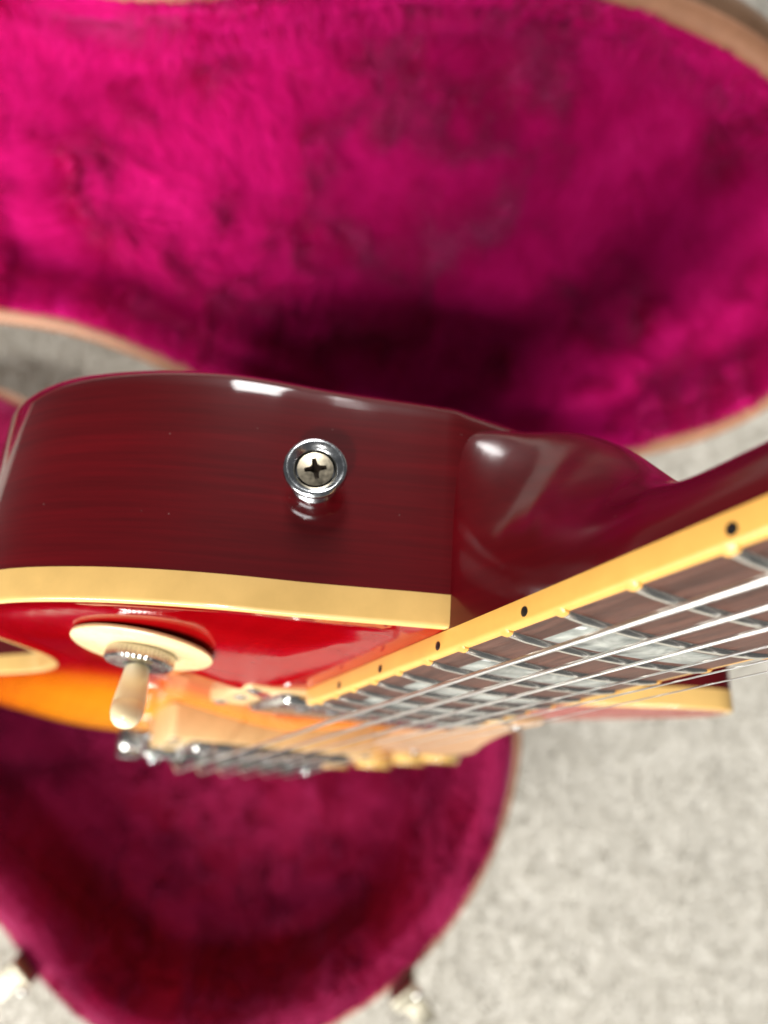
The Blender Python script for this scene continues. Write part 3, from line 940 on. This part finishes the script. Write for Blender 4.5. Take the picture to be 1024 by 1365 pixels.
# --- toggle switch with washer
SU, SV = -68.5, 82.0
e_ = 2.0
h0 = top_h(SU, SV)
gx = (top_h(SU+e_, SV) - top_h(SU-e_, SV))/(2*e_); gy = (top_h(SU, SV+e_) - top_h(SU, SV-e_))/(2*e_)
nrm = Vector((-gx - .045, -gy, 1)).normalized()
Ms = Matrix.Translation((SU, SV, h0)) @ nrm.to_track_quat('Z', 'Y').to_matrix().to_4x4()
V, F = lathe([(6.5, .55), (17.6, .55), (18.2, .8), (18.2, 1.5), (17.7, 1.9), (6.5, 2.1)], 64, Ms)
chip = gpart("toggle_switch", V, F, M_cream, sharp=40)
# knurled nut
kn = 44; V = []
prof = [(0.1, 2.1), (8.6, 2.1), (8.9, 2.5), (8.9, 5.0), (8.3, 5.6), (3.8, 5.7), (3.4, 4.2), (.1, 4.2)]
for r, h in prof:
    for j in range(kn*2):
        a = 2*math.pi*j/(kn*2); rr = r - (.42 if (j % 2 and r > 8.4) else 0)
        V.append(tuple(Ms @ Vector((rr*math.cos(a), rr*math.sin(a), h))))
F = grid_faces(len(prof), kn*2)
gpart("knurled_nut", V, F, M_nickel, chip, sharp=30)
Mt = Ms @ Matrix.Translation((0, 0, 4.5)) @ Matrix.Rotation(math.radians(10), 4, 'X') @ Matrix.Rotation(math.radians(-14), 4, 'Y')
V, F = lathe([(.1, 0), (1.6, 0), (1.6, 4), (.1, 4)], 16, Mt)
gpart("switch_lever", V, F, M_nickel, chip)
V, F = lathe([(.1, 2.2), (2.9, 2.2), (3.15, 2.8), (3.6, 7.5), (4.0, 12.2), (3.88, 12.5), (4.05, 12.8), (3.9, 14.8), (3.4, 16.4), (2.4, 17.6), (1.2, 18.1), (.1, 18.2)], 32, Mt)
gpart("switch_tip", V, F, M_tip, chip, sharp=None)

# --- strap button on the bass shoulder
def rim_at(v):
    k = np.argmin(np.abs(OUT[:, 1] - v) + np.where(OUT[:, 0] < -80, 1e3, 0)); return OUT[k], ON[k]
pt, nr_ = rim_at(60.5)
zax = Vector((nr_[0], nr_[1], 0)); 
Mb = Matrix.Translation((pt[0], pt[1], -31.5)) @ zax.to_track_quat('Z', 'Y').to_matrix().to_4x4() @ Matrix.Translation((0, 0, -2.9)) @ Matrix.Scale(1.13, 4)
V, F = lathe([(.1, 1.5), (4.9, 1.5), (5.1, 2.4), (4.9, 3.0), (4.2, 3.8), (3.9, 5.0), (4.0, 5.9), (4.6, 6.9), (5.5, 7.5), (6.15, 8.1), (6.35, 8.75), (6.2, 9.4), (5.75, 9.75), (5.2, 9.7), (4.65, 9.25), (4.1, 8.9), (3.95, 8.4), (3.9, 6.2), (.1, 6.2)], 64, Mb)
button = gpart("strap_button", V, F, M_chrome, sharp=60)
# cross-head screw with a real recess
nc = 48; R1 = 3.55
circ = [(R1*math.cos(2*math.pi*j/nc), R1*math.sin(2*math.pi*j/nc)) for j in range(nc)]
a_, b_, c_ = .56, 2.2, .95
quad = [(b_, -.42), (b_, .42), (c_, a_), (a_, c_)]
cross = []
for k in range(4):
    ca, sa = math.cos(k*math.pi/2), math.sin(k*math.pi/2)
    cross += [(x*ca - y*sa, x*sa + y*ca) for x, y in quad]
npx = len(cross)
pts = [Vector(p) for p in circ + cross]
ed = [(j, (j+1) % nc) for j in range(nc)] + [(nc+j, nc+(j+1) % npx) for j in range(npx)]
vs, es, fc, *_ = delaunay_2d_cdt(pts, ed, [], 0, 1e-7)
vs = [tuple(v) for v in vs]; V = []; F = []
cpoly = np.array(cross)
def dome(x, y): return 8.55 + .35*(1 - (x*x+y*y)/(R1*R1))
V = [(x, y, dome(x, y)) for x, y in vs]
for f in fc:
    cen = np.mean([vs[i] for i in f], 0)[None]
    if not inside_poly(cen, cpoly)[0]: F.append(tuple(f))
key = {(round(x, 5), round(y, 5)): i for i, (x, y) in enumerate(vs)}
ci = [key[(round(x, 5), round(y, 5))] for x, y in cross]; ri = [key[(round(x, 5), round(y, 5))] for x, y in circ]
n0 = len(V); V += [(x, y, 8.0) for x, y in circ]
F += [(ri[j], n0+j, n0+(j+1) % nc, ri[(j+1) % nc]) for j in range(nc)]
rot = Matrix.Rotation(math.radians(14), 4, 'Z')
screw = fix_normals(gpart("screw", [tuple(Mb @ rot @ Vector(v)) for v in V], F, M_screw, button, sharp=35))
V = [(x, y, dome(x, y) - .02) for x, y in cross] + [(x*.55, y*.55, 7.2) for x, y in cross] + [(0, 0, 6.9)]
F = grid_faces(2, npx) + [(npx + j, npx + (j+1) % npx, 2*npx) for j in range(npx)]
fix_normals(gpart("screw_slot", [tuple(Mb @ rot @ Vector(v)) for v in V], F, M_recess, button, sharp=35))
